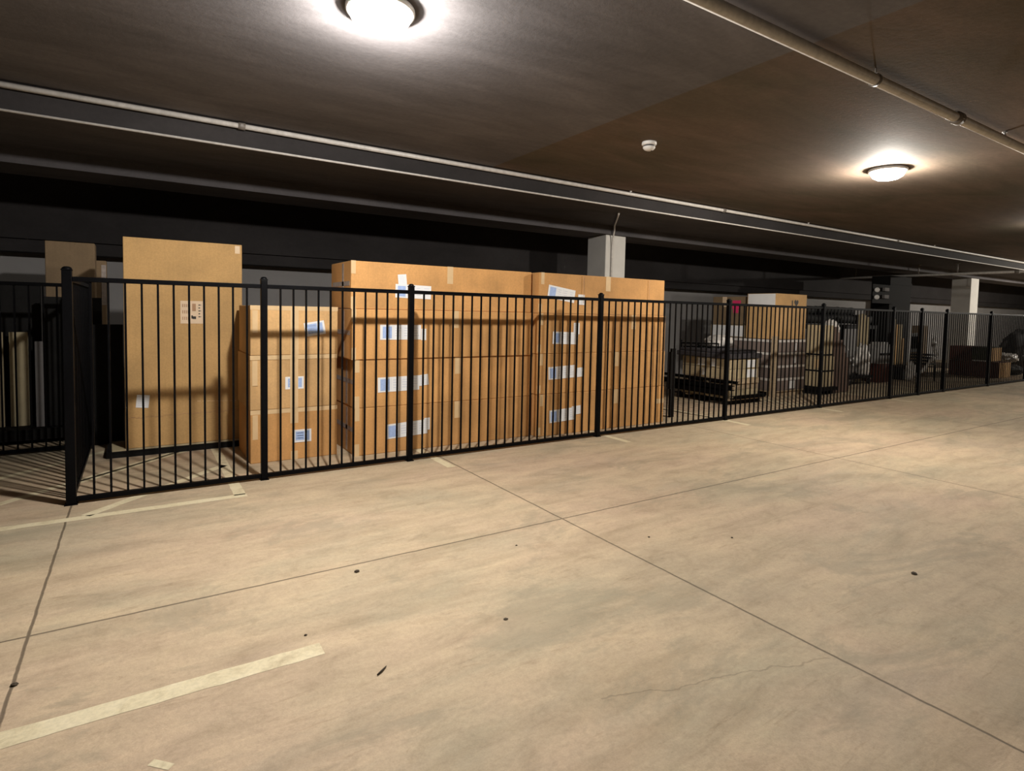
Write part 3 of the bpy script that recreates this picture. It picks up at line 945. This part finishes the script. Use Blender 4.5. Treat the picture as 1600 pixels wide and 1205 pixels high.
# dark rack carrying black rolled tarpaulins
t = thing('storage_rack', 'black steel rack under the black rolls along the back', 'rack', (14.9, 8.45, 0))
for x in (-2.1, 0, 2.1):
    for y in (-0.45, 0.45):
        bx('upright', MT['black_metal'], t, x - .03, x + .03, y - .03, y + .03, 0, 1.42)
for y in (-0.45, 0.45):
    bx('shelf_beam', MT['black_metal'], t, -2.15, 2.15, y - .025, y + .025, 1.34, 1.42)
bx('shelf_board', MT['black_wood'], t, -2.15, 2.15, -0.48, 0.48, 1.42, 1.44)
rl = ['front black roll on the rack, beside the tan carton', 'second black roll on the rack from the front', 'rear black roll on the rack', 'black roll resting on top of the front rolls, left end with a shiny patch', 'topmost black roll on the rack']
for k, (y, z, r, x0, x1) in enumerate(((8.12, 1.59, 0.125, 12.75, 16.9), (8.40, 1.59, 0.12, 12.8, 17.0), (8.68, 1.59, 0.12, 12.9, 17.0), (8.26, 1.805, 0.105, 12.78, 16.2), (8.54, 1.805, 0.105, 12.9, 16.7))):
    o = thing('tarpaulin_roll', rl[k], 'roll', (x0, y, z), 0, 'black rolls on the rack')
    bm = bmesh.new()
    pts, rr = [], []
    n = 26
    for i in range(n + 1):
        u = i / n
        pts.append((u * (x1 - x0), 0.015 * math.sin(u * 9 + k), 0.012 * math.sin(u * 13 + k * 2)))
        rr.append(r * (0.93 + 0.06 * math.sin(u * 31 + k * 3)))
    add_tube(bm, pts, rr, 18)
    obj('sheet', bm, MT['black_film'], o)
    for u in (0.2, 0.5, 0.8):
        bm = bmesh.new()
        p = Vector((u * (x1 - x0), 0, 0))
        add_tube(bm, [p - Vector((.02, 0, 0)), p + Vector((.02, 0, 0))], r * 1.03, 18)
        obj('tie', bm, MT['black_plastic'], o)
lump_thing('plastic_bag', 'crumpled glossy dark bag on the left end of the black rolls', 'bag', (13.2, 8.40, 1.925), (0.22, 0.2, 0.09), 5, MT['grey_film'])

# tubes hanging at the rack front, foam pieces on it
for k in range(4):
    o = thing('cardboard_tube', 'tan cardboard tube standing upright in front of the rack, %s of four' % ['first from left', 'second from left', 'third from left', 'rightmost'][k], 'tube', (15.62 + 0.12 * k, 7.72, 0.0), 0, 'upright tan tubes')
    bm = bmesh.new()
    zt = (1.72, 1.74, 1.70, 1.66)[k]
    add_lathe(bm, [(0.034, zt - 0.012), (0.034, zt), (0.045, zt), (0.045, 0.0), (0.0, 0.0)], 18)
    obj('tube_wall', bm, MT['card_cream'], o)
    bm = bmesh.new()
    add_lathe(bm, [(0.0, zt - 0.01), (0.033, zt - 0.01), (0.033, zt - 0.03), (0, zt - 0.03)], 18)
    obj('end_cap', bm, MT['black_plastic'], o)

# metal and white clutter below the rack
t = thing('metal_trolley', 'low metal trolley with pale rails under the dark rack', 'trolley', (14.75, 7.5, 0))
bx('platform', MT['black_metal'], t, -0.55, 0.6, -0.3, 0.3, 0.16, 0.22)
for x in (-0.45, 0.5):
    for y in (-0.24, 0.24):
        bm = bmesh.new()
        add_lathe(bm, [(0, -0.02), (0.06, -0.02), (0.07, -0.012), (0.07, 0.012), (0.06, 0.02), (0, 0.02)], 18)
        bmesh.ops.rotate(bm, verts=bm.verts, cent=(0, 0, 0), matrix=Matrix.Rotation(PI / 2, 3, 'X'))
        bmesh.ops.translate(bm, verts=bm.verts, vec=(x, y, 0.07))
        wh = obj('wheel', bm, MT['black_plastic'], t)
        bx('wheel_fork', MT['metal'], wh, x - .02, x + .02, y - .035, y + .035, 0.12, 0.16)
bm = bmesh.new()
add_tube(bm, [(-0.52, -0.26, 0.22), (-0.56, -0.26, 0.85), (-0.54, -0.2, 0.93), (-0.54, 0.2, 0.93), (-0.56, 0.26, 0.85), (-0.52, 0.26, 0.22)], 0.016, 10)
obj('handle', bm, MT['metal'], t)
lump_thing('plastic_bag', 'crumpled pale film bundle on the metal trolley', 'bag', (14.46, 7.48, 0.222), (0.25, 0.22, 0.28), 8, MT['grey_film'], 0.35)
lump_thing('plastic_bag', 'crumpled white film bundle on the trolley below the tan tubes', 'bag', (15.12, 7.40, 0.222), (0.17, 0.18, 0.42), 9, MT['white_film'], 0.35)
t = carton('brown_carton', 'dark reddish carton on the floor beside the metal trolley', 15.75, 16.35, 7.25, 7.6, 0.0, 0.48, MT['card_red'])
t = thing('stacked_frame', 'pale metal frame with many slats lying on the reddish carton', 'frame', (16.05, 7.42, 0.482))
for k in range(8):
    bx('slat', MT['metal'], t, -0.3 + k * 0.08, -0.27 + k * 0.08, -0.16, 0.16, 0.0 + .02, 0.42 + 0.06 * (k % 3), 0.003)
bx('frame_bar', MT['metal'], t, -0.32, 0.32, -0.17, 0.17, 0.0, 0.02)
bx('frame_bar', MT['black_metal'], t, -0.32, 0.32, -0.18, -0.165, 0.22, 0.27)

# upright cardboard planks
for k, (x, y, h, m) in enumerate(((17.25, 7.62, 1.64, 'card_cream'), (17.36, 7.60, 1.50, 'card_top'), (17.50, 7.58, 1.50, 'card_cream'), (17.62, 7.55, 1.12, 'card_top'))):
    o = thing('cardboard_plank', 'upright tan cardboard plank, %s of the four beside the black panel' % ['leftmost and tallest', 'second from left', 'third from left', 'rightmost and shortest'][k], 'plank', (x, y, 0.38), 0, 'upright cardboard planks')
    bx('sheet', MT[m], o, -0.05, 0.05, -0.012, 0.012, 0, h - 0.4, 0.003)
    bx('folded_edge', MT[m], o, -0.05, -0.04, 0.0121, 0.05, 0, h - 0.4, 0.002)
t = thing('black_crate', 'low black crate holding the upright cardboard planks', 'crate', (17.42, 7.55, 0))
bx('crate_body', MT['black_plastic'], t, -0.34, 0.36, -0.25, 0.25, 0, 0.36, 0.02)
for s in (-1, 1):
    bx('crate_rim', MT['black_plastic'], t, -0.35, 0.37, s * 0.25 - 0.012, s * 0.25 + 0.012, 0.30, 0.378)
lump_thing('plastic_bag', 'small crumpled white bag at the foot of the cardboard planks', 'bag', (17.1, 7.12, 0.0), (0.12, 0.12, 0.28), 14, MT['white_film'], 0.3)

# white hose loop and stacked dark chairs behind
bm = bmesh.new()
pts = []
for i in range(40):
    u = i / 39
    pts.append((16.62 + 0.95 * u + 0.05 * math.sin(u * 20), 6.75 + 0.12 * math.sin(u * 7), 0.045 + 1.02 * (u ** 1.25) + 0.05 * math.sin(u * 14)))
add_tube(bm, pts, [0.04 + 0.012 * math.sin(i * .9) for i in range(40)], 12)
tag(obj('flexible_duct', bm, MT['white_film']), 'white flexible duct curving up behind the far narrow fence panels', 'duct')
t = thing('chair_stack', 'stack of dark chairs behind the white flexible duct', 'chairs', (17.45, 7.0, 0))
for x in (-0.22, 0.22):
    for y in (-0.22, 0.22):
        bm = bmesh.new(); add_tube(bm, [(x, y, 0), (x * 0.92, y * 0.92, 1.0 if y > 0 else 0.6)], 0.014, 8); obj('leg', bm, MT['black_metal'], t)
for k in range(4):
    bx('seat', MT['black_plastic'], t, -0.22, 0.22, -0.22, 0.22, 0.44 + k * 0.08, 0.48 + k * 0.08, 0.015)
    bx('backrest', MT['black_plastic'], t, -0.2, 0.2, 0.2, 0.22, 0.75 + k * 0.08, 1.02 + k * 0.08, 0.008)
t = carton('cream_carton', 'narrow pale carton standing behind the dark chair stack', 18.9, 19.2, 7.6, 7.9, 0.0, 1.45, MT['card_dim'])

# tall black panel with twin spot emergency light
t = thing('service_panel', 'tall black panel carrying the twin-spot emergency light', 'panel', (18.35, 8.35, 0))
bx('panel_body', MT['black_wood'], t, -0.42, 0.85, -0.25, 0.25, 0, 2.85, 0.006)
bx('panel_frame', MT['black_wood'], t, -0.44, 0.87, -0.262, -0.251, 0.05, 0.12)
bx('panel_frame', MT['black_wood'], t, -0.44, 0.87, -0.262, -0.251, 2.6, 2.67)
t = thing('emergency_light', 'twin-spot emergency light with two round white heads, at the far right', 'emergency light', (17.925, 8.1, 2.15))
bx('mounting_bracket', MT['black_wood'], t, -1.02, 0.2, -0.03, -0.002, -0.10, 0.42)
for z in (0.06, 0.26):
    bm = bmesh.new()
    add_lathe(bm, [(0, 0.0), (0.04, 0.0), (0.064, 0.03), (0.066, 0.045), (0.058, 0.055), (0.03, 0.062), (0, 0.064)], 24)
    bmesh.ops.rotate(bm, verts=bm.verts, cent=(0, 0, 0), matrix=Matrix.Rotation(PI / 2, 3, 'X'))
    bmesh.ops.rotate(bm, verts=bm.verts, cent=(0, 0, 0), matrix=Matrix.Rotation(-0.7, 3, 'Z'))
    bmesh.ops.translate(bm, verts=bm.verts, vec=(-0.90, -0.065, z))
    obj('spot_head', bm, MT['white_plastic'], t)
for z in (0.04, 0.24):
    bx('battery_box', MT['grey_board'], t, -0.50, -0.25, -0.10, -0.031, z, z + 0.10, 0.006)

# ------------------------------------------------------------------ far right: red cartons, bags
t = carton('red_carton', 'dark red carton on the floor, lower left of the dark red pile', 20.5, 21.3, 6.92, 7.52, 0.0, 0.45, MT['card_red'], 'dark red cartons')
t = carton('red_carton', 'dark red carton on the floor, nearer the fence, with a tan end', 20.5, 21.4, 6.30, 6.915, 0.0, 0.45, MT['card_red'], 'dark red cartons')
bm = bmesh.new(); add_box(bm, -0.44, 0.44, -0.3115, -0.3080, 0.01, 0.44); obj('end_flap', bm, MT['card_top'], t)
t = carton('red_carton', 'dark red carton on top of the dark red pile', 20.5, 21.3, 6.98, 7.52, 0.455, 0.87, MT['card_red'], 'dark red cartons')
t = carton('green_carton', 'dark green carton on top of the pile beside the dark red carton', 20.5, 21.3, 6.50, 6.975, 0.455, 0.87, MT['card_green'])
bm = bmesh.new(); add_box(bm, -0.39, 0.39, -0.2415, -0.2380, 0.01, 0.40); obj('end_flap', bm, MT['card_top'], t)
bm = bmesh.new(); add_box(bm, -0.403, -0.400, -0.2, 0.2, 0.0, 0.03); obj('paper_sheet', bm, MT['white'], t)
lump_thing('tarpaulin_pile', 'large black tarpaulin heap behind the dark red cartons at the right edge', 'tarpaulin', (25.75, 7.25, 0.0), (1.5, 0.55, 0.78), 21, MT['black_film'], 0.2)
lump_thing('plastic_bag', 'crumpled white bag on the floor at the right edge', 'bag', (22.45, 6.75, 0.385), (0.50, 0.28, 0.15), 23, MT['white_film'], 0.35)
lump_thing('plastic_bag', 'black bag under the crumpled white bag at the right edge', 'bag', (22.6, 6.72, 0.0), (0.7, 0.36, 0.17), 26, MT['black_film'], 0.25)

# ------------------------------------------------------------------ far left, behind the rear fence
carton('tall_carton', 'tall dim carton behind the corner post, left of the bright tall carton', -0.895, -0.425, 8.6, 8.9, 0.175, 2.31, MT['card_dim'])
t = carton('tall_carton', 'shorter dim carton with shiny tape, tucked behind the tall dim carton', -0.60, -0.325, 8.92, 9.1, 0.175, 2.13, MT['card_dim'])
bm = bmesh.new(); add_box(bm, 0.085, 0.134, -0.0935, -0.0902, 1.4, 1.9); obj('packing_tape', bm, MT['tape_clear'], t)
def board(name, label, x0, x1, y0, y1, z0, z1, m):
    o = thing(name, label, 'board', ((x0 + x1) / 2, (y0 + y1) / 2, z0), 0, None)
    hx, hy = (x1 - x0) / 2, (y1 - y0) / 2
    bx('sheet', MT[m], o, -hx, hx, -hy, hy, 0, z1 - z0, 0.004)
    bx('edge_strip', MT[m], o, -hx - .004, -hx, -hy, hy, 0, z1 - z0)
    return o
board('wrapped_panel', 'black wrapped panel standing in front of the tall dim carton', -0.90, -0.36, 8.42, 8.5, 0.175, 1.66, 'black_film')
board('wrapped_panel', 'black wrapped panel at the left edge behind the cream board', -2.3, -0.96, 8.72, 8.80, 0.175, 1.79, 'black_film')
board('cream_board', 'narrow cream board standing in the dark at the left edge', -1.22, -1.06, 8.55, 8.6, 0.175, 1.25, 'cream_board')
board('cream_board', 'second narrow cream board at the very left edge', -1.42, -1.28, 8.55, 8.6, 0.175, 1.25, 'cream_board')
board('grey_board', 'thin grey board standing between black panels left of the corner post', -0.98, -0.91, 8.42, 8.46, 0.175, 1.15, 'grey_board')
board('wrapped_panel', 'black wrapped panel between the side fence and the bright tall carton', -0.42, -0.145, 7.95, 8.02, 0.0, 1.36, 'black_film')
t = thing('black_skid', 'long black skid on the floor under the dim cartons at the left', 'skid', (-1.2, 8.7, 0))
for x in (-1.1, -0.3, 0.9):
    bx('runner', MT['black_wood'], t, x - .05, x + .05, -0.38, 0.45, 0.0, 0.05)
bx('deck_board', MT['black_wood'], t, -1.2, 0.95, -0.40, 0.45, 0.05, 0.172)

# ------------------------------------------------------------------ debris on the floor
def clump(label, x, y, s, seed, flat=0.5):
    o = obj('dirt_clump', lump(s, s * .8, s * flat, seed, 0.5, 3, 1.8), MT['dirt'], None, (x, y, 0))
    tag(o, label, 'debris', 'bits of dirt on the floor')
clump('dark clod of dirt beside the long floor joint in the middle left', 1.10, 3.39, 0.014, 31)
clump('dark leaf bit on the floor at the right, near the reddish stain', 4.10, 1.62, 0.018, 32, 0.3)
clump('dark clod lying on the left floor joint', -0.45, 3.07, 0.013, 33)
clump('small dark bit beyond the end of the cream foreground line', 0.67, 2.84, 0.007, 34)
clump('small dark bit right of the crossing of the floor joints', 3.07, 2.89, 0.008, 35)
clump('small dark bit farther right of the crossing of the floor joints', 3.59, 2.58, 0.008, 36)
clump('small dark bit just left of the crossing of the floor joints', 2.16, 3.24, 0.007, 37)
clump('flat brown bit in the centre foreground', 1.59, 2.47, 0.012, 38, 0.25)
bm = bmesh.new()
add_tube(bm, [(0.86, 2.36, 0.005), (0.885, 2.375, 0.007), (0.915, 2.40, 0.005)], [0.003, 0.004, 0.002], 6)
tag(obj('twig', bm, MT['dirt']), 'thin dark twig right of the end of the cream foreground line', 'twig')
